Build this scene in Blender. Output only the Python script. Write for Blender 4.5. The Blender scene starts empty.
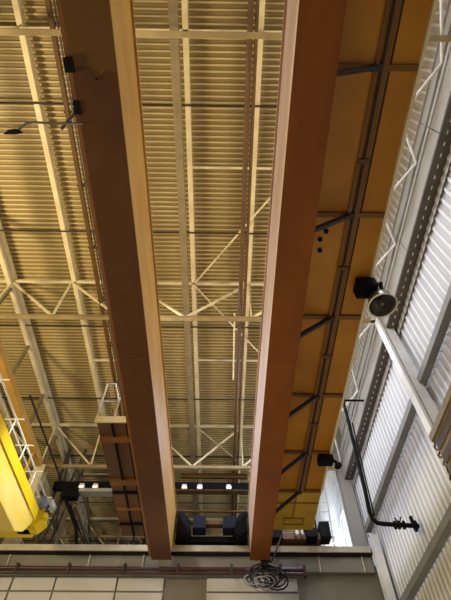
import bpy, bmesh, math, random
from mathutils import Vector, Matrix
random.seed(7)
C = bpy.context.scene.collection
PI = math.pi

# ------------------------------------------------------------------ materials
def mat(name, c1, c2=None, rough=0.6, metal=0.0, scale=3.0, bump=0.0, stretch=(1,1,1), emit=None, mix=(0.35,0.7), spec=0.4):
    m = bpy.data.materials.new(name); m.use_nodes = True
    nt = m.node_tree; N = nt.nodes; L = nt.links
    b = N['Principled BSDF']
    b.inputs['Roughness'].default_value = rough
    b.inputs['Metallic'].default_value = metal
    b.inputs['Specular IOR Level'].default_value = spec
    c2 = c2 or tuple(x*0.75 for x in c1)
    tc = N.new('ShaderNodeTexCoord'); mp = N.new('ShaderNodeMapping')
    mp.inputs['Scale'].default_value = stretch
    L.new(tc.outputs['Object'], mp.inputs['Vector'])
    no = N.new('ShaderNodeTexNoise'); no.inputs['Scale'].default_value = scale; no.inputs['Detail'].default_value = 5
    L.new(mp.outputs[0], no.inputs['Vector'])
    cr = N.new('ShaderNodeValToRGB')
    cr.color_ramp.elements[0].position = mix[0]; cr.color_ramp.elements[1].position = mix[1]
    cr.color_ramp.elements[0].color = (*c2, 1); cr.color_ramp.elements[1].color = (*c1, 1)
    L.new(no.outputs['Fac'], cr.inputs['Fac']); L.new(cr.outputs[0], b.inputs['Base Color'])
    if bump:
        bp = N.new('ShaderNodeBump'); bp.inputs['Strength'].default_value = bump; bp.inputs['Distance'].default_value = 0.02
        n2 = N.new('ShaderNodeTexNoise'); n2.inputs['Scale'].default_value = scale*6
        L.new(mp.outputs[0], n2.inputs['Vector']); L.new(n2.outputs['Fac'], bp.inputs['Height']); L.new(bp.outputs[0], b.inputs['Normal'])
    if emit:
        b.inputs['Emission Color'].default_value = (*emit[:3], 1); b.inputs['Emission Strength'].default_value = emit[3]
    return m

def girder_mat():
    # two paints: an ochre brown primer near the middle of the span, a darker red brown beyond a wavy edge
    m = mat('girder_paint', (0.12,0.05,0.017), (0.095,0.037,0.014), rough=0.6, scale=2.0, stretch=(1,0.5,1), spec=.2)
    nt = m.node_tree; N = nt.nodes; L = nt.links
    b = N['Principled BSDF']; src = b.inputs['Base Color'].links[0].from_socket
    tc = N.new('ShaderNodeTexCoord'); sx = N.new('ShaderNodeSeparateXYZ'); L.new(tc.outputs['Object'], sx.inputs[0])
    no = N.new('ShaderNodeTexNoise'); no.inputs['Scale'].default_value = 3.5; L.new(tc.outputs['Object'], no.inputs['Vector'])
    a = N.new('ShaderNodeMath'); a.operation = 'MULTIPLY_ADD'; a.inputs[1].default_value = 0.35
    L.new(no.outputs['Fac'], a.inputs[0]); L.new(sx.outputs['Y'], a.inputs[2])
    g = N.new('ShaderNodeMapRange'); g.inputs['From Min'].default_value = 0.70; g.inputs['From Max'].default_value = 0.74
    L.new(a.outputs[0], g.inputs['Value'])
    mx = N.new('ShaderNodeMix'); mx.data_type = 'RGBA'
    L.new(g.outputs[0], mx.inputs['Factor']); mx.inputs[6].default_value = (0.15,0.075,0.018,1)
    L.new(src, mx.inputs[7]); L.new(mx.outputs[2], b.inputs['Base Color'])
    return m

M = {}
M['deck'] = mat('deck_sheet', (0.62,0.52,0.27), (0.44,0.34,0.16), rough=0.5, scale=0.9, stretch=(1,0.6,1), bump=0.05)
def rib_shade(m, z0, z1, dark, ax='Z'):  # shade painted into the sheet colour, graded across the rib depth
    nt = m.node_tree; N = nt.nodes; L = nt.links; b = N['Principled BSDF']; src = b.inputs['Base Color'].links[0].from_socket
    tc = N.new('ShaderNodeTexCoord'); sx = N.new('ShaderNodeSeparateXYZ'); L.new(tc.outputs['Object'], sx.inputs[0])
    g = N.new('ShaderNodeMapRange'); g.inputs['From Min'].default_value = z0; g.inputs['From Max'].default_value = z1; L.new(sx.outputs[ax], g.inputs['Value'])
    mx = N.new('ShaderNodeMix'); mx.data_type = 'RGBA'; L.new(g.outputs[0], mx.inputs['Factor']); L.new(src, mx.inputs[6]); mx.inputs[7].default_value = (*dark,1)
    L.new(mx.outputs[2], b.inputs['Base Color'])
M['wall_sheet'] = mat('white_wall_sheet', (0.54,0.56,0.60), (0.42,0.44,0.47), rough=0.45, scale=1.2, stretch=(1,1,.3))
M['floor'] = mat('concrete', (0.42,0.39,0.34), (0.33,0.30,0.26), rough=0.7, scale=1.5)
M['toe'] = mat('toe_board_cream', (0.90,0.83,0.58), (0.80,0.72,0.46), rough=.5)
M['cream'] = mat('cream_steel', (0.76,0.68,0.46), (0.62,0.54,0.34), rough=0.5)
M['purlin'] = mat('purlin_galvanised', (0.74,0.66,0.42), (0.60,0.50,0.30), rough=0.45, scale=2)
M['chord'] = mat('chord_tan', (0.36,0.28,0.14), rough=.5)
M['grey_tie'] = mat('grey_tie_steel', (0.22,0.17,0.09), rough=0.5)
M['brownpipe'] = mat('brown_pipe', (0.10,0.048,0.010), (0.075,0.034,0.008), rough=0.5)
M['darkrod'] = mat('dark_rod', (0.035,0.022,0.016), rough=0.6)
M['girder'] = girder_mat()
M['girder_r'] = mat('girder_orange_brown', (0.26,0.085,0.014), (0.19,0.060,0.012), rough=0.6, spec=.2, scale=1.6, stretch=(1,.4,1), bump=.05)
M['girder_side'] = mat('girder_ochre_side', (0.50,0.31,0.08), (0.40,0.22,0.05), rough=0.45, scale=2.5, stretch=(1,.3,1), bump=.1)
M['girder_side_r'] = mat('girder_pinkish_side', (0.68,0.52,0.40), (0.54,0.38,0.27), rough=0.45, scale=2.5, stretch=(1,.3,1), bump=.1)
M['walk'] = mat('walkway_orange', (0.55,0.26,0.022), (0.40,0.17,0.02), rough=0.4, scale=1.0)
M['walkrib'] = mat('walkway_rib', (0.22,0.105,0.03), rough=0.5)
M['walkyellow'] = mat('walkway_yellow', (0.60,0.38,0.03), (0.48,0.29,0.03), rough=0.4)
M['lwalk'] = mat('left_walkway_brown', (0.13,0.06,0.025), rough=0.5)
M['lwalkrib'] = mat('left_walkway_rib', (0.24,0.10,0.02), rough=0.5)
M['strut'] = mat('dark_blue_steel', (0.028,0.03,0.04), rough=0.5)
M['black'] = mat('black_steel', (0.007,0.007,0.008), rough=0.65, spec=.1)
M['navy'] = mat('navy_box', (0.011,0.013,0.026), rough=0.6, spec=.15)
M['conduit'] = mat('brown_conduit', (0.13,0.065,0.03), rough=0.5)
M['murk'] = mat('drab_steel', (0.14,0.115,0.085), rough=.6)  # darker brown-grey tone for the far pipes and bracing
M['grey'] = mat('grey_steel', (0.25,0.25,0.24), (0.20,0.20,0.19), rough=0.5)
M['fascia'] = mat('pale_grey_fascia', (0.36,0.35,0.32), (0.30,0.29,0.27), rough=0.45, scale=1)
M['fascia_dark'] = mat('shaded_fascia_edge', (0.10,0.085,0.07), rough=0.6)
M['white'] = mat('white_paint', (0.74,0.75,0.74), (0.62,0.62,0.60), rough=0.4)
M['yellow'] = mat('crane_yellow', (0.90,0.68,0.02), (0.82,0.58,0.015), rough=0.35, scale=1)
M['yellow_highlit'] = mat('crane_yellow_highlit', (0.90,0.74,0.26), (0.86,0.62,0.05), rough=0.35, scale=1.2, stretch=(1,.6,1))  # pale tone is the whitish highlight put into the yellow
M['orange'] = mat('beam_orange', (0.50,0.30,0.06), (0.42,0.24,0.05), rough=0.45)
M['red'] = mat('conductor_red', (0.06,0.022,0.018), (0.035,0.014,0.013), rough=0.4)
M['runway'] = mat('runway_grey', (0.19,0.175,0.145), (0.155,0.145,0.12), rough=0.55, scale=1)
M['runway_top'] = mat('runway_cream', (0.52,0.48,0.37), (0.42,0.38,0.29), rough=0.5)
M['panel'] = mat('cream_panel', (0.56,0.55,0.51), (0.46,0.45,0.41), rough=0.45, scale=.8)
M['beige'] = mat('beige_sheet', (0.27,0.21,0.13), (0.22,0.17,0.10), rough=0.5)
M['beige_dark'] = mat('beige_groove', (0.10,0.072,0.04), rough=0.6)
M['reflector'] = mat('lamp_reflector', (0.42,0.40,0.37), (0.30,0.28,0.26), rough=0.28, metal=0.85, scale=6)
M['glassbulb'] = mat('bulb_glass', (0.7,0.68,0.6), rough=0.15)
M['glass'] = mat('daylit_window', (0.7,0.75,0.85), rough=0.2, emit=(0.75,0.82,1.0,0.9))
M['lampglow'] = mat('lamp_glow', (0.9,0.88,0.8), rough=0.3, emit=(1.0,0.92,0.75,1.0))
M['cable'] = mat('dark_cable', (0.03,0.028,0.035), rough=0.5)
M['cablelight'] = mat('grey_cable', (0.32,0.31,0.33), rough=0.5)
M['blue'] = mat('blue_grey_motor', (0.20,0.25,0.32), rough=0.4)

# ------------------------------------------------------------------ geometry
class MB:
    def __init__(s): s.bm = bmesh.new()
    def box(s, x0, x1, y0, y1, z0, z1):
        vs = [s.bm.verts.new(p) for p in ((x0,y0,z0),(x1,y0,z0),(x1,y1,z0),(x0,y1,z0),(x0,y0,z1),(x1,y0,z1),(x1,y1,z1),(x0,y1,z1))]
        for f in ((0,3,2,1),(4,5,6,7),(0,1,5,4),(1,2,6,5),(2,3,7,6),(3,0,4,7)): s.bm.faces.new([vs[i] for i in f])
        return s
    def prism(s, prof, a, b, axis):
        # prof: 2D loop in the two other axes, extruded from a to b
        def P(u, v, w):
            return {'x':(w,u,v),'y':(u,w,v),'z':(u,v,w)}[axis]
        A = [s.bm.verts.new(P(u,v,a)) for u,v in prof]; B = [s.bm.verts.new(P(u,v,b)) for u,v in prof]
        n = len(prof)
        for i in range(n): s.bm.faces.new((A[i],A[(i+1)%n],B[(i+1)%n],B[i]))
        s.bm.faces.new(A[::-1]); s.bm.faces.new(B)
        return s
    def bar(s, p, q, w, h=None):
        h = h or w; p = Vector(p); q = Vector(q); d = (q-p).normalized()
        up = Vector((0,0,1)) if abs(d.z) < .95 else Vector((0,1,0))
        a = d.cross(up).normalized(); b = a.cross(d).normalized()
        o = [(-1,-1),(1,-1),(1,1),(-1,1)]
        A = [s.bm.verts.new(p + a*i*w/2 + b*j*h/2) for i,j in o]; B = [s.bm.verts.new(q + a*i*w/2 + b*j*h/2) for i,j in o]
        for i in range(4): s.bm.faces.new((A[i],A[(i+1)%4],B[(i+1)%4],B[i]))
        s.bm.faces.new(A[::-1]); s.bm.faces.new(B); return s
    def angle(s, p, q, w, t=0.012, flip=1):
        # L section: two thin legs
        p = Vector(p); q = Vector(q); d = (q-p).normalized()
        up = Vector((0,0,1)) if abs(d.z) < .95 else Vector((0,1,0))
        a = d.cross(up).normalized(); b = a.cross(d).normalized()
        s.bar(p + b*w/2*flip, q + b*w/2*flip, t, w) if False else None
        prof = [(-w/2,-w/2),(w/2,-w/2),(w/2,-w/2+t),(-w/2+t,-w/2+t),(-w/2+t,w/2),(-w/2,w/2)]
        A = [s.bm.verts.new(p + a*i*flip + b*j) for i,j in prof]; B = [s.bm.verts.new(q + a*i*flip + b*j) for i,j in prof]
        n = 6
        for i in range(n): s.bm.faces.new((A[i],A[(i+1)%n],B[(i+1)%n],B[i]))
        s.bm.faces.new(A[::-1]); s.bm.faces.new(B); return s
    def tube(s, pts, r, n=10):
        pts = [Vector(p) for p in pts]; rings = []
        ref = None
        for i, p in enumerate(pts):
            d = ((pts[min(i+1,len(pts)-1)] - pts[max(i-1,0)])).normalized()
            if ref is None:
                ref = d.orthogonal().normalized()
            ref = (ref - d*ref.dot(d)).normalized(); b = d.cross(ref)
            rr = r[i] if isinstance(r, (list,tuple)) else r
            rings.append([s.bm.verts.new(p + (ref*math.cos(2*PI*k/n) + b*math.sin(2*PI*k/n))*rr) for k in range(n)])
        for A, B in zip(rings, rings[1:]):
            for k in range(n): s.bm.faces.new((A[k],A[(k+1)%n],B[(k+1)%n],B[k]))
        s.bm.faces.new(rings[0][::-1]); s.bm.faces.new(rings[-1]); return s
    def lathe(s, prof, c, n=32, axis=(0,0,1), close=True):
        c = Vector(c); ax = Vector(axis).normalized(); a = ax.orthogonal().normalized(); b = ax.cross(a)
        rings = []
        for r, h in prof:
            rings.append([s.bm.verts.new(c + ax*h + (a*math.cos(2*PI*k/n) + b*math.sin(2*PI*k/n))*r) for k in range(n)])
        for A, B in zip(rings, rings[1:]):
            for k in range(n): s.bm.faces.new((A[k],A[(k+1)%n],B[(k+1)%n],B[k]))
        if close:
            s.bm.faces.new(rings[0][::-1]); s.bm.faces.new(rings[-1])
        return s
    def ibeam(s, a, b, c, z0, z1, w, axis, t=0.015, tf=0.02):
        # I section along axis from a to b centred on c (the other horizontal axis)
        h = w/2
        prof = [(c-h,z0),(c+h,z0),(c+h,z0+tf),(c+t/2,z0+tf),(c+t/2,z1-tf),(c+h,z1-tf),(c+h,z1),(c-h,z1),(c-h,z1-tf),(c-t/2,z1-tf),(c-t/2,z0+tf),(c-h,z0+tf)]
        return s.prism(prof, a, b, axis)
    def build(s, name, m, parent=None, smooth=False, bevel=0, origin=None):
        bm = s.bm
        bmesh.ops.recalc_face_normals(bm, faces=bm.faces)
        if origin is None:
            origin = Vector((0,0,0))
            if parent is not None: origin = wloc(parent)
        bmesh.ops.translate(bm, verts=bm.verts, vec=-Vector(origin))
        me = bpy.data.meshes.new(name); bm.to_mesh(me); bm.free()
        me.materials.append(M[m] if isinstance(m, str) else m)
        o = bpy.data.objects.new(name, me); C.objects.link(o)
        if smooth:
            for p in me.polygons: p.use_smooth = True
            me.set_sharp_from_angle(angle=math.radians(40)) if hasattr(me,'set_sharp_from_angle') else None
        if bevel:
            b = o.modifiers.new('bevel','BEVEL'); b.width = bevel; b.segments = 2; b.limit_method = 'ANGLE'
        if parent is not None:
            o.parent = parent
        else: o.location = origin
        return o

def wloc(o):
    v = Vector((0,0,0))
    while o is not None: v = v + o.location; o = o.parent
    return v
def tag(o, label=None, cat=None, group=None, kind=None):
    if label: o['label'] = label
    if cat: o['category'] = cat
    if group: o['group'] = group
    if kind: o['kind'] = kind
    return o
def thing(name, label, cat, loc=(0,0,0), group=None, kind=None):
    o = bpy.data.objects.new(name, None); C.objects.link(o); o.location = loc; o.empty_display_size = .2
    return tag(o, label, cat, group, kind)
def copy_thing(o, loc, label, group=None):
    r = o.copy(); C.objects.link(r); r.location = loc; r['label'] = label
    if group: r['group'] = group
    for ch in [c for c in o.children]:
        k = ch.copy(); C.objects.link(k); k.parent = r
        for g in ch.children:
            d = g.copy(); C.objects.link(d); d.parent = k
    return r

# ------------------------------------------------------------------ building shell
XR = 4.22           # inner face of the right wall sheet
ZD = 12.18          # underside of the roof deck
def ribbed(pitch, depth, a0, a1, base, top_frac=0.45, slope=0.18, sign=1):
    pts = []; y = a0
    while y < a1:
        for f, d in ((0,0),(1-top_frac-2*slope,0),(1-top_frac-slope,1),(1-slope,1)):
            pts.append((y+f*pitch, base + sign*d*depth))
        y += pitch
    pts.append((y, base)); return pts
def sheet(name, pts, axis, a, b, thick, m):
    mb = MB(); bm = mb.bm
    def P(y, z, w): return (w,y,z) if axis == 'x' else (z,y,w)
    A = [bm.verts.new(P(y,z,a)) for y,z in pts]; B = [bm.verts.new(P(y,z,b)) for y,z in pts]
    for i in range(len(pts)-1): bm.faces.new((A[i],A[i+1],B[i+1],B[i]))
    o = mb.build(name, m)
    so = o.modifiers.new('thick','SOLIDIFY'); so.thickness = thick; so.offset = 0
    return o
rib_shade(M['deck'], ZD+.005, ZD+.045, (.255,.185,.075))  # deck valleys painted darker, as occlusion would leave them
rib_shade(M['wall_sheet'], XR-.004, XR-.022, (.74,.76,.79), 'X')  # wall rib crests painted lighter, recesses left in painted shade
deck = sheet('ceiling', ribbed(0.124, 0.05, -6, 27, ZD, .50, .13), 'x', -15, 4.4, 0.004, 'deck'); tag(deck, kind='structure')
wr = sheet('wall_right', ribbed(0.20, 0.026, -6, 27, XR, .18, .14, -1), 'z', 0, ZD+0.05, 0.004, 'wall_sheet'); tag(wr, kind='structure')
tag(MB().box(-15,4.6,-6,27,-0.2,0).build('floor','floor'), kind='structure')
tag(MB().box(-15,4.4,27,27.2,0,ZD+.3).build('wall_back','panel'), kind='structure')

# lower wall under the runway, made of plain grey and cream panels
wf = tag(MB().box(-15,4.15,11.62,11.72,0,6.98).build('wall_front','runway'), kind='structure')
xs = [(-12,-5.05),(-5.0,-4.0),(-3.96,-2.5),(-2.46,-1.35),(-0.30,1.9)]
for i,(a,b) in enumerate(xs):
    p = MB().box(a,b,11.57,11.615,6.37,6.66)
    p.build('panel','panel',wf,bevel=.006)
    MB().box(a,b,11.57,11.615,4.2,6.33).build('panel','panel',wf,bevel=.006)

# roof trusses, every 6 m
def truss(Y, label, first=False):
    t = thing('roof_truss', label, 'truss', (0,Y,10.3), 'roof trusses')
    zb, zt = 10.3, 12.0
    MB().box(-14,4.05,Y-.05,Y+.05,zb-.05,zb+.05).build('bottom_chord','chord',t,bevel=.008)
    MB().box(-14,4.05,Y-.03,Y+.03,zt-.06,zt+.04).build('top_chord','cream',t,bevel=.008)
    X = [-0.92 + 1.65*k for k in range(-8,4)]
    for i, x in enumerate(X):
        if x < 4.0 and abs(x+.92) > .1: MB().bar((x,Y,zb),(x,Y,zt-.02),.045).build('post','cream',t)
    for a, b in zip(X, X[1:]):
        lo, hi = (b, a) if b <= -0.9 else (a, b)
        if max(a,b) > 4.0: continue
        MB().bar((lo,Y,zb+.03),(hi,Y,zt-.05),.05).build('diagonal','cream',t)
    return t
truss(0.33,  'cream roof truss nearest overhead, crossing behind the arm light and both crane girders')
truss(6.35,  'cream zigzag roof truss crossing the middle of the roof above the dome lamp')
truss(12.35, 'cream zigzag roof truss just before the black cross beam with white lamps')
truss(18.4,  'farthest roof truss, seen beyond the black cross beam and above the runway')

# purlins
PX = {-5.86:'cream purlin over the ladder-like side truss on the yellow crane side',
      -4.15:'wide cream purlin running above the arm light',
      -2.57:'cream purlin hidden mostly above the left crane girder',
      -0.81:'cream purlin beside the grey tie, between the crane girders',
      0.72:'cream purlin beside the pair of brown pipes, between the crane girders',
      2.35:'cream purlin above the orange crane walkway',
      -7.55:'cream purlin beyond the yellow crane'}
for x, lab in PX.items():
    t = thing('roof_purlin', lab, 'purlin', (x,0,12), 'roof purlins')
    MB().box(x-.06,x+.06,-6,27,11.94,11.965).build('flange','purlin',t)
    MB().box(x+.03,x+.06,-6,27,11.965,12.14).build('web','purlin',t)
t = tag(MB().box(-1.05,-.88,-6,27,11.15,11.28).build('longitudinal_tie','grey_tie',bevel=.01),'dull grey longitudinal roof tie left of the middle purlin','tie')

# dark rods below the purlins, and light struts between purlins
rl = ['near the top edge above the arm light','between the nearest two trusses, below the light strut','just past the middle truss','halfway to the truss by the black beam','just before the black cross beam','just past the black cross beam','farthest, near the runway']
for k in range(7):
    y = 1.72 + 3.06*k
    r = MB().tube([(-14,y,11.9),(4.1,y,11.9)],.022,8).build('roof_rod','darkrod',smooth=True)
    tag(r,'thin dark rod across the roof '+['level with the arm light','between the arm light and the middle truss','just beyond the middle truss','level with the left walkway rail','just beyond the third truss','past the black cross beam','farthest of all, over the runway'][k],'rod','dark rods under the purlins')
def strut(xa, xb, y, lab):
    tag(MB().bar((xa,y,11.97),(xb,y,11.97),.05).build('bridging_strut','cream'),lab,'strut','light struts between purlins')
for k,(y,w) in enumerate([(3.1,'before the middle truss'),(9.2,'beyond the middle truss'),(15.4,'beyond the black cross beam')]):
    strut(-0.76,.66,y,'short cream strut joining the two middle purlins '+w)
    strut(.78,2.3,y,'short cream strut from the brown pipes towards the orange walkway '+w)
strut(-4.2,-2.6,9.25,'short cream strut beside the left crane girder, beyond the middle truss')
strut(-5.85,-4.35,15.2,'short cream strut beyond the black beam, yellow crane side')

# flat wind braces in the roof plane
for a,b,lab in [((-.77,6.3),(1.2,3.75),'thin cream diagonal brace running from the middle truss towards the viewer'),
                ((-.77,6.4),(1.2,8.85),'thin cream diagonal brace running from the middle truss away towards the right girder'),
                ((-.77,12.4),(1.2,14.9),'thin cream diagonal brace beyond the third truss, between the girders'),
                ((-4.2,12.4),(-2.6,14.9),'thin cream diagonal brace beyond the third truss, left of the left girder')]:
    tag(MB().bar((*a,11.9),(*b,11.9),.045,.02).build('roof_brace','cream'),lab,'brace')

# brown pipes and the dark rail
for x,r,lab in [(.46,.055,'thicker brown pipe of the pair running between the girders'),(.58,.035,'thinner brown pipe of the pair, on the right girder side')]:
    tag(MB().tube([(x-.03,-6,10.9),(x,4,10.9),(x+.05,24,10.9)],r,10).build('brown_pipe','brownpipe',smooth=True),lab,'pipe')
cp = tag(MB().tube([(.33,6.6,10.9),(.35,9.0,10.9)],.022,8).build('conduit','cream',smooth=True),'short pale conduit alongside the brown pipes beyond the middle truss','conduit')
t = thing('conductor_rail','dark brown conductor rail with hangers beside the left girder','rail',(-3.13,0,10.9))
MB().box(-3.19,-3.11,-6,24,10.88,10.98).build('rail','brownpipe',t)
MB().tube([(-3.05,-6,10.92),(-3.02,24,10.92)],.02,6).build('cable','cable',t)
for y in [k*1.53+.2 for k in range(-2,14)]:
    MB().bar((-3.14,y,10.95),(-3.14,y,11.95),.025).bar((-3.25,y,11.0),(-2.98,y,11.0),.03).build('hanger','darkrod',t)

# side truss (vertical lattice) along the left column line
t = thing('side_truss','cream ladder-like side truss with upright posts on the yellow crane side','truss',(-5.9,0,10.3))
MB().box(-5.97,-5.83,-6,27,10.25,10.37).build('bottom_chord','cream',t)
MB().box(-5.96,-5.84,-6,27,11.80,11.93).build('top_chord','cream',t)
for y in [-4+2.08*k for k in range(0,15)]:
    MB().bar((-5.9,y+.08,10.33),(-5.9,y+.08,11.85),.09,.07).build('post','grey_tie',t)
    MB().bar((-5.9,y+.14,10.33),(-5.9,y+.14,11.85),.03,.03).build('post_edge','cream',t)
MB().bar((-5.98,-6,11.9),(-5.98,27,11.9),.05).build('top_chord','cream',t)
# columns
def column(x, y, w, d, ztop, m, label, z0=0, name='steel_column'):
    # H section with the flanges facing the room
    t = thing(name, label, 'column', (x,y,z0), 'steel columns')
    MB().box(x-w/2,x+w/2,y-d/2,y-d/2+.025,z0,ztop).build('flange',m,t)
    MB().box(x-w/2,x+w/2,y+d/2-.025,y+d/2,z0,ztop).build('flange',m,t)
    MB().box(x-.012,x+.012,y-d/2+.025,y+d/2-.025,z0,ztop).build('web',m,t)
    MB().box(x-w/2-.04,x+w/2+.04,y-d/2-.04,y+d/2+.04,z0,z0+.03).build('base_plate',m,t)
    return t
column(-5.78,12.35,.34,.34,10.25,'cream','pale cream column behind the yellow crane under the far truss')
t = thing('steel_column','white box column on the sheeted wall below the dome lamp','column',(3.95,6.3,0),'steel columns')
MB().box(3.80,4.10,6.22,6.42,0,10.25).build('shaft','white',t,bevel=.006)
MB().box(3.86,3.88,6.205,6.22,0,10.2).build('edge_strip','grey',t)
MB().box(3.70,4.14,6.16,6.46,0,.03).build('base_plate','white',t)
MB().box(3.70,4.14,6.16,6.46,10.25,10.27).build('cap_plate','white',t)
column(3.93,12.35,.34,.3,12.0,'fascia','grey column beside the daylit opening at the end of the runway')
column(4.0,11.35,.2,.2,7.6,'white','short white post on the wall at the very end of the runway beam')

# wall girts
for z,h,lab,m in [(8.05,.20,'grey wall girt in the middle of the sheeted wall, crossing behind the white column','grey'),
                (5.85,.20,'grey wall girt lowest on the sheeted wall, below the black valve pipe','grey'),
                (3.6,.20,'grey wall girt out of reach below, near the floor','grey')]:
    if z < 4: continue
    h = .15
    t = thing('wall_girt', lab, 'girt', (4.1,0,z), 'wall girts')
    MB().box(4.02,4.18,-6,11.9,z-h/2,z-h/2+.02).build('flange',m,t)
    MB().box(4.02,4.04,-6,11.9,z-h/2+.02,z+h/2).build('web',m,t)
# deep pale fascia at the top of the wall
t = thing('wall_fascia','broad pale grey fascia running along the top of the sheeted wall','fascia',(4.0,0,9.8))
for a,b in [(-6,-.6),(-.58,1.78),(1.8,4.18),(4.2,6.58),(6.6,8.98),(9.0,11.38),(11.4,12.2)]:
    MB().box(3.92,3.94,a,b,9.86,10.76).build('plate','fascia',t,bevel=.004)
MB().box(3.90,3.94,-6,12.2,10.76,10.80).build('top_lip','grey',t)
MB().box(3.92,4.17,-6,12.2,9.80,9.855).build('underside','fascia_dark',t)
for k in range(88):
    y = -5.9+.206*k
    MB().box(4.03,4.048,y,y+.07,9.790,9.799).build('light_dash','white',t)  # white dashes painted as light showing through gaps in the underside
# crinkled closure strip under the fascia
pts = []; y = -6.0; k = 0
while y < 12.2:
    pts.append((y, 9.60 + (.05 if k%2 else -.05))); y += .1; k += 1
cl = MB(); bm = cl.bm
top = [bm.verts.new((4.165+(.015 if i%2 else -.015),a,9.78)) for i,(a,z) in enumerate(pts)]; bot = [bm.verts.new((4.150+(.02 if i%2 else -.02),a,z)) for i,(a,z) in enumerate(pts)]
for i in range(len(pts)-1): bm.faces.new((top[i],top[i+1],bot[i+1],bot[i]))
cl.build('closure_strip','fascia',t)
# wall wind girder
t = thing('wind_girder','white tubular zigzag bracing beside the orange walkway near the wall','bracing',(3.8,0,10.3))
N_ = [(3.84,.7),(3.30,1.6),(3.84,2.45),(3.30,3.35),(3.84,4.25),(3.30,5.2),(3.84,6.2),(3.30,7.4),(3.84,8.8),(3.30,10.2),(3.84,11.9)]
N_ = [(3.84,-2.8),(3.3,-1.1)]+N_
MB().tube([(3.84,-6,10.3),(3.84,12.2,10.3)],.028,8).build('rail','grey',t,smooth=True)
MB().tube([(3.2,-6,10.3),(3.2,12.2,10.3)],.04,8).build('rail','white',t,smooth=True)
for a,b in zip(N_,N_[1:]):
    MB().tube([(*a,10.3),(*b,10.3)],.028,8).build('diagonal','white',t,smooth=True)
# upright purlins showing as posts above the fascia
for y in (9.2,10.9): pass

# ------------------------------------------------------------------ the big brown overhead crane
crane = thing('overhead_crane','large double girder overhead crane in brown and orange spanning the view','overhead crane',(0,0,6.8))
def box_girder(x0, x1, mb_, ms_, side, label):
    z0, z1 = 6.8, 8.1
    # bottom flange and box
    ya, yb = -5.0, 10.95
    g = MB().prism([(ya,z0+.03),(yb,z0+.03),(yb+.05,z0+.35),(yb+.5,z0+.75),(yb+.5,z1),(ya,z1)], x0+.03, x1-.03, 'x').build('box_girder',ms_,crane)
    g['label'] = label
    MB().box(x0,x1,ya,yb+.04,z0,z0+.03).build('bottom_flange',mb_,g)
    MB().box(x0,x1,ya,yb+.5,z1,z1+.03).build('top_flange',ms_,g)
    return g
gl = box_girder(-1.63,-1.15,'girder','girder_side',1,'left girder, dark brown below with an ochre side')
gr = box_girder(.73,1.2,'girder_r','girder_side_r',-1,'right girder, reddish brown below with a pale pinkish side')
MB().box(-1.70,-1.63,-5,10.9,6.86,6.90).build('edge_lip','lwalkrib',gl)
MB().box(-1.70,-1.60,.42,.56,6.77,6.86).build('splice_plate','black',gl)
MB().lathe([(.012,0),(.012,.01)],(-1.38,.62,6.785),12).build('bolt_head','black',gl)
# seams on the girder
for g,x0,x1,m in ((gl,-1.63,-1.15,'lwalk'),(gr,.73,1.2,'girder_r')):
    for y in (4.6,):
        MB().box(x0,x1,y,y+.015,6.796,6.80).build('weld_seam',m,g)
# walkway under-plate on the right girder
w = MB()
xs0, xs1, zp = 1.2, 2.30, 7.35
ribs = [.52,2.36,4.14,5.95,7.62,9.0]
yy = [-5,-3.1,-1.3]+ribs
walk = MB().box(1.2,2.28,-5,9.0,zp+.03,zp+.05).build('walkway_panel','walk',crane)
walk['label'] = 'orange steel walkway plate beside the right girder'
for y in [-3.1,-1.3]+ribs:
    MB().box(1.2,2.27,y-.035,y+.035,zp-.02,zp+.03).build('cross_rib','walkrib',walk)
MB().angle((1.90,-5,zp-.005),(1.84,9,zp-.005),.06).build('stringer','walkrib',walk)
MB().angle((1.80,-5,zp-.005),(1.74,9,zp-.005),.05,flip=-1).build('stringer','walkrib',walk)
MB().tube([(1.86,-5,zp-.03),(1.80,9,zp-.03)],.016,8).build('conduit','darkrod',walk)
MB().tube([(1.97,-5,zp+.01),(1.91,9,zp+.01)],.01,6).build('conduit','darkrod',walk)
for y in (1.6,3.2,4.95,6.7):
    MB().box(1.76,1.90,y-.03,y+.03,zp-.06,zp-.03).build('clamp','conduit',walk)
MB().box(2.27,2.31,-5,9.0,zp-.03,zp+.12).build('toe_board','toe',walk)
for y in ribs:
    s_ = MB().bar((1.19,y+.02,6.86),(1.77,y,7.32),.05,.07).box(1.71,1.84,y-.04,y+.04,7.29,7.33).build('diagonal_strut','strut',walk)
for x,y in ((1.42,2.75),(1.49,2.62),(1.44,2.93)):
    MB().lathe([(.035,0),(.035,.02),(.015,.03)],(x,y,7.345),12).build('bolt_head','black',walk)
yb_ = MB().box(1.2,2.32,9.05,10.75,7.42,7.46).build('end_panel','walkyellow',crane); yb_['label'] = 'bright yellow plate at the far end of the walkway'
MB().box(1.2,2.3,9.55,9.58,7.40,7.42).build('cross_rib','walkrib',yb_)
MB().box(1.75,1.77,9.05,10.2,7.40,7.42).build('cross_rib','walkrib',yb_)
fr = MB(); 
for a in ((1.55,2.05,10.2,10.23),(1.55,2.05,10.47,10.5),(1.55,1.57,10.2,10.5),(2.03,2.05,10.2,10.5)): fr.box(*a,7.40,7.42)
fr.build('hatch_frame','walkrib',yb_)
# railing on the far side of the walkway
hr = MB().tube([(2.34,-5,8.3),(2.34,10.6,8.3)],.02,8).build('handrail','walkyellow',crane)
for y in [-3.1,-1.3]+ribs+[10.6]: MB().tube([(2.34,y,7.4),(2.34,y,8.3)],.018,8).build('post','walkyellow',hr)
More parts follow.
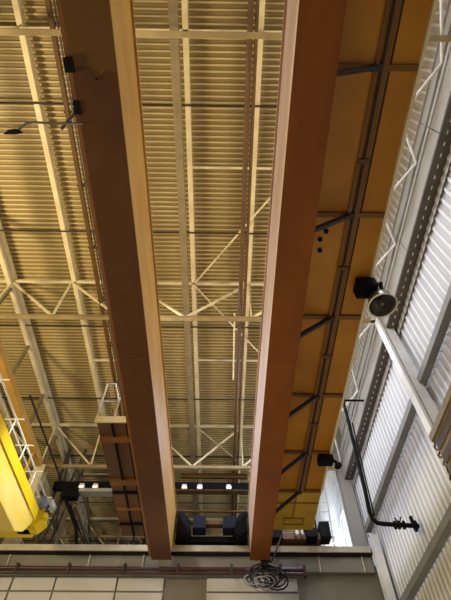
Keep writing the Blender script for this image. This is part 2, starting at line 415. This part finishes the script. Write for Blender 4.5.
# partial walkway on the left girder, starting beyond mid span
lw = MB().box(-2.45,-1.63,6.72,11.0,zp+.02,zp+.05).build('walkway_panel','lwalk',crane)
lw['label'] = 'dark brown walkway plate beside the far half of the left girder'
for y,wd,m in ((7.25,.16,'lwalkrib'),(8.7,.18,'lwalkrib'),(9.1,.05,'black'),(9.75,.07,'lwalkrib'),(10.4,.05,'black')):
    MB().box(-2.44,-1.65,y-wd/2,y+wd/2,zp-.03,zp+.02).build('cross_rib',m,lw)
for x in (-2.15,-1.86): MB().box(x-.02,x+.02,6.8,11,zp-.02,zp+.02).build('stringer','black',lw)
MB().box(-2.47,-1.63,6.68,6.72,zp-.04,zp+.10).build('toe_board','cream',lw)
rb = MB().tube([(-2.45,6.70,7.4),(-2.45,6.70,8.35),(-2.28,6.70,8.35),(-2.10,6.70,7.85)],.022,8).build('railing','white',lw,smooth=True)
MB().tube([(-2.10,6.7,7.40),(-2.10,6.7,7.95)],.02,8).build('post','white',rb)
MB().tube([(-2.44,6.7,7.85),(-2.10,6.7,7.85)],.018,8).build('mid_rail','white',rb)
MB().tube([(-2.45,6.7,8.35),(-2.45,11,8.35)],.012,8).build('top_rail','lwalk',rb)
# end carriage between the girders, on the runway rail
et = MB().prism([(11.35,7.42),(11.75,7.42),(11.75,7.56),(11.35,7.56)],-1.15,.73,'x').build('end_carriage','black',crane,bevel=.01)
et['label'] = 'dark end carriage between the two girders'
for s_,x in ((1,-1.12),(-1,.72)):
    xo = x
    pr = [(xo,7.44),(xo+s_*.30,7.40),(xo+s_*.38,7.58),(xo+s_*.34,7.86),(xo+s_*.12,8.10),(xo,8.12)]
    if s_ < 0: pr = pr[::-1]
    MB().prism(pr,11.12,11.6,'y').build('wheel_housing','black',et,bevel=.01)
    MB().lathe([(.17,0),(.17,.07),(.12,.08),(.12,.1)],(xo+s_*.2,11.12,7.6),28,(0,-1,0)).build('wheel','black',et)
for a,b in ((-.70,-.36),(.08,.40)):
    MB().box(a,b,11.02,11.4,7.60,7.92).build('buffer_box','navy',et,bevel=.012)
MB().box(-.36,.08,11.1,11.3,7.74,7.84).build('cross_bar','brownpipe',et)
MB().tube([(-1.15,11.3,8.2),(.75,11.3,8.2)],.03,8).build('tie_bar','brownpipe',et,smooth=True)
MB().tube([(-1.02,11.18,8.05),(-.8,11.15,7.8),(-.7,11.1,7.75)],.03,8).build('hose','black',et,smooth=True)
MB().tube([(.62,11.18,8.05),(.5,11.15,7.8),(.4,11.1,7.75)],.03,8).build('hose','black',et,smooth=True)
er = MB().box(1.25,2.65,11.25,11.7,7.45,7.62).build('end_carriage','lwalk',crane,bevel=.01)
MB().box(1.30,1.62,11.15,11.4,7.44,7.72).build('motor_box','black',er,bevel=.01)
MB().box(2.22,2.52,11.1,11.5,7.44,7.95).build('buffer_box','black',er,bevel=.01)
MB().box(2.60,2.86,11.1,11.5,7.44,7.84).build('buffer_box','black',er,bevel=.01)
MB().box(1.95,2.02,11.1,11.2,7.5,7.68).build('bracket','white',er); MB().box(2.1,2.15,11.1,11.2,7.5,7.70).build('bracket','white',er)

# ------------------------------------------------------------------ the yellow crane on the left
yc = thing('yellow_crane','bright yellow crane girder with white handrail, parked beyond the left girder','overhead crane',(-4.7,0,6.7))
yg = MB().prism([(-5,6.69),(9.55,6.69),(9.95,6.90),(10.25,7.28),(10.3,7.62),(-5,7.62)],-4.92,-4.5,'x').build('box_girder','yellow_highlit',yc,bevel=.008)
MB().box(-4.50,-4.49,-5,9.85,7.335,7.345).build('weld_seam','orange',yg)
MB().box(-4.50,-4.47,-5,10.28,7.36,7.64).build('side_plate','yellow',yg)
hr = MB().tube([(-4.55,-5,8.15),(-4.55,11.3,8.15)],.022,8).build('handrail','white',yc,smooth=True)
MB().tube([(-4.55,-5,7.92),(-4.55,11.3,7.92)],.013,8).build('mid_rail','white',hr)
for y in (2.2,3.6,5.0,6.4,7.6,8.5,9.5,10.6):
    MB().tube([(-4.55,y,7.63),(-4.55,y,8.15)],.018,8).build('post','white',hr)
    MB().tube([(-4.80,y,8.14),(-4.38,y,8.14)],.014,8).build('bracket','white',hr)
ob = MB().box(-4.95,-4.78,-5,10.15,8.74,8.92).build('upper_beam','orange',yc,bevel=.008); ob['label'] = 'orange beam above the yellow girder'
for y in (0,5,9.6): MB().bar((-4.87,y,7.62),(-4.87,y,8.75),.06).build('post','orange',ob)
ye = MB().box(-7.2,-4.72,10.7,11.1,7.36,7.62).build('end_carriage','yellow',yc,bevel=.01)
MB().prism([(-5.05,7.36),(-4.55,7.36),(-4.38,7.55),(-4.45,7.78),(-4.75,7.85),(-5.0,7.7)],10.55,10.95,'y').build('wheel_housing','yellow',ye,bevel=.01)
MB().lathe([(.10,0),(.13,.03),(.13,.22),(.09,.25)],(-4.52,10.55,7.86),20,(0,-1,.3)).build('motor','blue',ye,smooth=True)
MB().lathe([(.07,0),(.07,.12),(.05,.14)],(-4.36,10.6,7.60),16,(0,-1,0)).build('gear_cap','yellow',ye,smooth=True)
MB().box(-4.5,-4.34,10.6,10.9,7.98,8.1).build('junction_box','white',ye)
MB().tube([(-4.48,10.6,8.0),(-4.36,10.55,7.85),(-4.40,10.5,7.7)],.02,8).build('hose','cable',ye,smooth=True)

# ------------------------------------------------------------------ runway beam
rw = thing('runway_beam','long grey runway beam with a cream top flange across the bottom','runway beam',(0,11.5,6.9))
MB().box(-15,3.85,11.36,11.80,7.19,7.34).build('top_flange','runway_top',rw,bevel=.006)
MB().box(-15,3.85,11.46,11.60,6.76,7.19).build('web','runway',rw)
MB().box(-15,3.85,11.40,11.46,7.12,7.19).build('flange_shadow','black',rw)  # black strip stands in for the thin shadow below the flange
for x in (-6.6,-5.25,-3.25,-1.9,2.5,3.6):
    MB().box(x-.012,x+.012,11.42,11.46,6.76,7.12).build('stiffener','runway_top',rw)
MB().box(-15,4.1,11.55,11.80,7.33,7.38).build('rail','darkrod',rw)
t = thing('conductor_bar','dark red conductor bars clamped along the front of the runway beam','conductor bar',(0,11.3,6.75))
MB().tube([(-12,11.30,6.74),(2.06,11.30,6.74)],.045,12).build('bar','red',t,smooth=True)
MB().tube([(-12,11.27,6.63),(2.06,11.27,6.63)],.035,12).build('bar','red',t,smooth=True)
for x in (-6.3,-4.9,-3.65,-2.3,-1.0,.3,1.5):
    MB().box(x-.03,x+.03,11.22,11.46,6.80,6.83).box(x-.03,x+.03,11.21,11.23,6.58,6.83).build('clamp','darkrod',t)
MB().box(2.04,2.10,11.20,11.36,6.57,6.80).build('end_cap','red',t)

# cable coil hung by the right girder
def squiggle(c, n, r, seed, sx=1, sz=1):
    rnd = random.Random(seed); pts = []
    for k in range(n*14):
        a = 2*PI*k/14
        rr = r*(.75+.35*math.sin(k*.37+seed)) 
        pts.append((c[0]+rr*math.cos(a)*sx+rnd.uniform(-.01,.01), c[1]+.06*math.sin(k*.23+seed), c[2]+rr*math.sin(a)*sz*.7+.04*math.sin(k*.11+seed)))
    return pts
t = thing('cable_coil','tangled coil of dark cable hanging below the right girder end','cable coil',(1.0,11.1,6.5))
MB().tube(squiggle((1.08,11.0,6.46),5,.40,1,1.0,.8),.020,7).build('loop','cable',t,smooth=True)
MB().tube(squiggle((.98,11.03,6.38),4,.32,2,1.2,.8),.014,7).build('loop','cablelight',t,smooth=True)
MB().tube(squiggle((1.25,11.03,6.42),4,.33,3),.018,7).build('loop','navy',t,smooth=True)
MB().tube(squiggle((1.05,10.98,6.32),3,.26,5),.012,7).build('loop','cablelight',t,smooth=True)
MB().tube([(1.15,11.0,6.6),(1.3,11.0,6.85),(1.42,11.0,7.1),(1.58,11.05,7.45)],.018,7).build('hanging_lead','cable',t,smooth=True)
MB().box(1.0,1.24,10.96,11.1,6.68,6.86).build('plug_box','navy',t,bevel=.02)
MB().tube([(.62,10.98,6.60),(.72,10.96,6.57)],.028,10).build('plug',mat('plum_plug',(.10,.03,.10)),t,smooth=True)

# ------------------------------------------------------------------ lamps
def dome(name,label,cat,c,r,group=None):
    t = thing(name,label,cat,c,group)
    x,y,z = c
    MB().lathe([(r,0),(r*1.03,.0),(r*.97,.09),(r*.78,.20),(r*.45,.29),(.07,.33),(.06,.33),(.40*r,.27),(r*.74,.18),(r*.92,.08),(r*.99,.005)],c,40,close=False).build('reflector','reflector',t,smooth=True)
    MB().lathe([(r*1.0,-.008),(r*1.07,-.008),(r*1.07,.012),(r*1.0,.012),(r*1.0,-.008)],c,40,close=False).build('rim','white',t,smooth=True)
    MB().lathe([(.02,.0),(.045,.03),(.055,.09),(.04,.16),(.03,.24),(.03,.3)],(x,y,z+.02),20).build('bulb','reflector',t,smooth=True)
    return t
lp = dome('dome_lamp','round metal dome lamp with a white rim below the black box at the walkway edge','lamp',(2.36,3.56,6.85),.20)
MB().box(2.04,2.34,3.36,3.62,7.10,7.33).build('ballast_box','black',lp,bevel=.02)
MB().tube([(2.33,3.42,7.2),(2.42,3.42,7.26),(2.40,3.48,7.1)],.035,10).build('hook','black',lp,smooth=True)
MB().tube([(2.36,3.56,7.12),(2.36,3.56,7.30)],.05,14).build('stem','black',lp,smooth=True)
MB().bar((2.30,3.68,7.22),(2.55,3.86,7.22),.03).bar((2.22,3.62,7.30),(2.46,3.90,7.30),.025).build('bracket','white',lp)
t = thing('black_floodlight','small black floodlight bolted to the walkway edge near the daylit opening','lamp',(2.25,7.7,7.2))
MB().box(2.02,2.34,7.62,7.84,7.16,7.32).build('housing','black',t,bevel=.03)
MB().lathe([(.05,0),(.08,.04),(.08,.07)],(2.42,7.8,7.2),20,(.4,-.2,-1)).build('lamp_head','black',t,smooth=True)
MB().tube([(2.3,7.7,7.25),(2.45,7.78,7.2)],.03,8).build('stem','black',t)
al = thing('arm_light','slim black light head on a curved grey arm off the left girder','lamp',(-2.4,1.1,6.8))
MB().tube([(-1.60,1.075,6.80),(-1.9,1.08,6.80),(-2.16,1.07,6.80),(-2.24,1.08,6.79),(-2.30,1.12,6.77),(-2.34,1.15,6.75)],.013,10).build('arm','grey',al,smooth=True)
MB().prism([(-2.50,1.185),(-2.44,1.14),(-2.35,1.125),(-2.31,1.14),(-2.27,1.17),(-2.36,1.185)],6.70,6.74,'z').build('light_head','black',al,bevel=.008)
MB().bar((-1.64,.93,6.83),(-1.86,1.14,6.80),.035,.03).build('bracket','lwalk',al)
MB().box(-1.68,-1.60,.84,.98,6.79,6.85).build('mounting_plate','black',al)

# black cross beam with little lamps beyond the third truss
bb = thing('black_cross_beam','long black beam across the roof behind the third truss','beam',(0,13,9.85))
MB().box(-5.45,3.3,12.94,13.10,9.88,10.16).build('web','black',bb,bevel=.01)
MB().box(-4.7,-3.2,12.86,13.16,9.76,9.87).build('flange','fascia',bb)
MB().box(-3.2,3.3,12.9,13.12,9.84,9.88).build('flange','brownpipe',bb)
MB().box(-1.3,.9,12.80,12.9,10.25,10.40).build('sleeve','brownpipe',bb)
MB().box(-5.05,-4.55,12.8,13.1,9.55,9.86).build('trolley_box','black',bb,bevel=.02)
MB().tube([(-4.95,12.95,9.6),(-4.35,13.0,8.7),(-3.9,13.0,7.4)],.05,10).build('down_pipe','black',bb,smooth=True)
labs = ['first small white lamp on the black beam from the yellow crane','second small white lamp on the black beam from the yellow crane','small white lamp on the black beam nearest the left girder','small white lamp on the black beam beside the grey roof tie','small white lamp on the black beam nearest the brown pipes']
for x,l in zip((-4.48,-4.04,-1.16,-.66,.28),labs):
    t = thing('small_lamp',l,'lamp',(x,12.88,9.87),'small lamps on the black beam')
    MB().prism([(x-.09,9.87),(x+.09,9.87),(x+.07,10.0),(x-.07,10.0)],12.80,12.93,'y').build('housing','white',t)
    MB().box(x-.075,x+.075,12.79,12.81,9.85,9.91).build('lens','lampglow',t)

# clutter beyond: secondary posts and pipes over the runway
for pts,r,m,nm,lab in [
    ([(-5.6,14.2,0),(-5.6,14.2,7.3),(-5.0,14.2,12.0)],.06,'murk','sloping_pipe','grey sloping pipe beyond the black beam, near the yellow crane'),
    ([(-3.9,16,0),(-3.9,16,7.4),(-5.4,16,12.0)],.05,'murk','sloping_pipe','grey pipe leaning towards the yellow crane, beyond the trolley box'),
    ([(-3.3,15,0),(-3.3,15,7.4),(-1.9,15,9.4)],.04,'cream','sloping_pipe','cream pipe rising towards the left walkway, above the runway beam'),
    ([(-14,15.2,9.55),(4,15.2,9.55)],.055,'grey_tie','cross_pipe','straight cream pipe crossing low behind the black beam'),
    ([(-14,17.3,9.5),(4,17.3,9.5)],.045,'brownpipe','cross_pipe','brown pipe crossing behind the cream one over the runway'),
    ([(-14,14.1,8.6),(-1.6,14.1,8.6)],.04,'murk','cross_pipe','grey pipe ending behind the left girder, lowest over the runway'),
    ([(-3.7,-1,11.2),(-3.7,20,11.2)] ,.0,'murk','skip',''),
    ([(-4.55,12.9,9.3),(-4.35,20,9.3)],.05,'murk','straight_pipe','grey pipe running away under the black trolley box'),
    ([(-5.35,9,10.2),(-5.1,20,10.2)],.03,'darkrod','straight_pipe','thin dark pipe running away beside the cream column'),
    ]:
    if nm == 'skip': continue
    tag(MB().tube(pts,r,8).build(nm,m,smooth=True),lab,'pipe')
def xbrace(x0,x1,y,z0,z1,lab,m='murk'):
    t = thing('cross_bracing',lab,'bracing',((x0+x1)/2,y,z0))
    MB().bar((x0,y,z0),(x1,y,z1),.06).build('diagonal',m,t); MB().bar((x1,y+.07,z0),(x0,y+.07,z1),.06).build('diagonal',m,t)
    MB().bar((x0,y,z0),(x0,y,z1),.09).build('post',m,t); MB().bar((x1,y,z0),(x1,y,z1),.09).build('post',m,t)
xbrace(-5.2,-3.6,19.5,9.5,12.0,'grey crossed bracing far off behind the cream column')
xbrace(-5.6,-5.0,13.6,7.4,11.9,'narrow grey lattice post beside the cream column beyond the black beam')

# ------------------------------------------------------------------ right hand side details
# standing black pipe with a bend and a valve branch into the wall
pp = thing('valve_pipe','black pipe dropping down and bending to a valve at the sheeted wall','pipe',(3.2,8.8,6.5))
MB().tube([(3.33,8.8,9.95),(3.30,8.8,9.0),(3.22,8.8,7.3),(3.18,8.8,6.75),(3.20,8.8,6.60),(3.28,8.8,6.52),(3.40,8.8,6.50),(4.12,8.8,6.46)],.045,12).build('pipe_run','black',pp,smooth=True)
MB().tube([(3.42,8.86,9.2),(3.31,8.86,7.3),(3.27,8.84,6.7)],.018,8).build('thin_pipe','black',pp,smooth=True)
MB().tube([(3.33,8.8,9.93),(3.90,8.8,9.93)],.03,8).build('bracket','black',pp)
for x in (3.62,3.70,3.80): MB().lathe([(.085,0),(.085,.03)],(x,8.8,6.48),16,(1,0,0)).build('pipe_flange','black',pp)
MB().bar((3.66,8.74,6.36),(3.78,8.74,6.62),.022).bar((3.78,8.74,6.36),(3.64,8.74,6.6),.022).build('valve_lever','black',pp)
MB().lathe([(.11,0),(.11,.03)],(4.03,8.8,6.46),18,(1,0,0)).build('wall_flange','black',pp)
MB().box(3.99,4.04,8.76,8.84,6.5,6.66).build('handle','black',pp)
# ribbed beige duct
bd = thing('ribbed_duct','beige ribbed sheet metal duct cut off at the edge beside the white column','duct',(3.75,5,5.7))
MB().box(3.60,3.9,-3,5.97,0,6.45).build('duct_body','beige',bd)
for k in range(24):
    z = 6.30-.26*k
    MB().box(3.585,3.60,-3,5.93,z-.16,z).build('groove_panel','beige_dark',bd)
MB().box(3.56,3.62,-3,6.0,6.36,6.48).build('top_edge','beige',bd)
wv = []
for k in range(22):
    wv.append((3.62+.02*math.sin(k*1.3), 6.03+.045*math.sin(k*1.7), 6.45-.04*k))
tag(MB().tube(wv,.016,7).build('wavy_cable','cable',smooth=True),'wavy black cable hanging down the end of the ribbed duct','cable')
# daylit opening beyond the last column
w1 = tag(MB().box(4.16,4.17,12.62,14.4,7.2,9.8).build('window_1','glass'),kind='structure')
for y in (12.6,13.2,13.8,14.4): MB().box(4.12,4.18,y-.02,y+.02,7.2,9.8).build('window_frame','white',w1)
for z in (7.2,8.5,9.8): MB().box(4.12,4.18,12.6,14.42,z-.02,z+.02).build('window_frame','white',w1)
t = thing('wall_ladder','white upright ladder beyond the yellow walkway end, beside the daylit opening','ladder',(3.4,12.9,7.4))
for x in (3.0,3.3): MB().tube([(x,12.8,7.4),(x+.1,12.8,10.2)],.025,8).build('rail','white',t,smooth=True)
for k in range(9): MB().tube([(3.0+.01*k,12.8,7.6+.3*k),(3.3+.01*k,12.8,7.6+.3*k)],.014,6).build('rung','white',t)

# ------------------------------------------------------------------ light
def area(name, loc, target, size, power, color, sy=None, spread=None):
    l = bpy.data.lights.new(name,'AREA'); l.energy = power; l.color = color; l.size = size
    if sy: l.shape = 'RECTANGLE'; l.size_y = sy
    if spread: l.spread = spread
    o = bpy.data.objects.new(name,l); C.objects.link(o); o.location = loc
    o.rotation_euler = ((Vector(target)-Vector(loc)).to_track_quat('-Z','X') if sy else (Vector(target)-Vector(loc)).to_track_quat('-Z','Y')).to_euler(); return o
def spot(name, loc, target, power, color, ang, blend=.6, rad=.25):
    l = bpy.data.lights.new(name,'SPOT'); l.energy = power; l.color = color; l.spot_size = math.radians(ang); l.spot_blend = blend; l.shadow_soft_size = rad
    o = bpy.data.objects.new(name,l); C.objects.link(o); o.location = loc
    o.rotation_euler = (Vector(target)-Vector(loc)).to_track_quat('-Z','Y').to_euler(); return o
WARM = (1.0,.80,.45); COOL = (.86,.92,1.0)
area('warm_fill',(-9.0,2.5,5.5),(-3.5,5,12),1.4,850,WARM)  # unseen warm fill added at the left to light the deck
area('crane_top_fill',(-2.3,2.5,8.5),(-1.6,2.5,12),.3,95,(1,.82,.52),sy=13)  # hidden strip added above the left girder to light the deck
area('walkway_top_fill',(1.9,2.5,8.5),(1.2,2.5,12),.3,60,(1,.88,.66),sy=13)  # second hidden deck fill, added over the walkway
area('floor_bounce',(0,4,.4),(0,4,12),9,170,(1.0,.80,.55))
area('bay_light_wall',(2.9,3.5,10.4),(4.2,3.5,7.8),.3,210,COOL,sy=16)
area('fill_strip_left',(-2.2,3.0,10.2),(.74,3.0,7.4),.25,170,(1,.87,.76),sy=11)  # hidden strip added to brighten the right girder's inner side
area('fill_strip_far',(-2.2,9.0,10.0),(.74,9.0,7.3),.25,170,(.74,.80,1),sy=5)  # cool hidden strip added for the far part of that side
area('fill_strip_far_right',(2.2,10.3,10.0),(-1.15,10.3,7.3),.25,170,(.70,.76,1),sy=2.5)  # added cool strip, out of view, for the left girder's far end
area('fill_strip_right',(2.2,2.6,10.2),(-1.15,2.6,7.4),.25,160,(1,.82,.48),sy=11)  # warm hidden strip added to brighten the left girder's ochre side
spot('girder_end_fill',(-.2,10.4,5.2),(-.2,8.6,8),50,(.90,.88,1.0),100,.8,.2)  # unseen low spot added to brighten the girder ends
spot('yellow_crane_fill',(-2.1,7.4,10.0),(-4.5,8.6,7.2),850,(1,.97,.92),50,.8,.2)  # spot hidden behind the left girder, added to brighten the yellow face
spot('runway_fill',(-3.0,7.0,4.0),(-2.5,11.6,6.2),150,(1,.95,.85),80,.6,.1)  # unseen spot added to light the panels under the runway
area('far_roof_fill',(-1,17,8),(-1,17,12),4,8,(1,.86,.66))  # faint unseen fill added under the far roof
area('daylight_fill',(2.6,16.0,8.6),(4.2,15.5,9.5),1.5,260,(.85,.92,1))  # indoor fill added to brighten the wall past the window
w = bpy.data.worlds.new('World'); bpy.context.scene.world = w; w.use_nodes = True
bg = w.node_tree.nodes['Background']; bg.inputs[0].default_value = (1,.85,.65,1); bg.inputs[1].default_value = .08

# ------------------------------------------------------------------ camera
cam = bpy.data.cameras.new('camera'); co = bpy.data.objects.new('camera',cam); C.objects.link(co)
P = math.atan(650/432.7); yaw = .0134
co.location = (0,0,1.6)
co.rotation_euler = (PI/2+P, 0, -yaw)
cam.sensor_fit = 'VERTICAL'; cam.sensor_height = 36; cam.lens = 36*432.7/600
cam.clip_end = 200
bpy.context.scene.camera = co
sc = bpy.context.scene
sc.view_settings.view_transform = 'Standard'
sc.view_settings.look = 'None'
sc.view_settings.exposure = 0
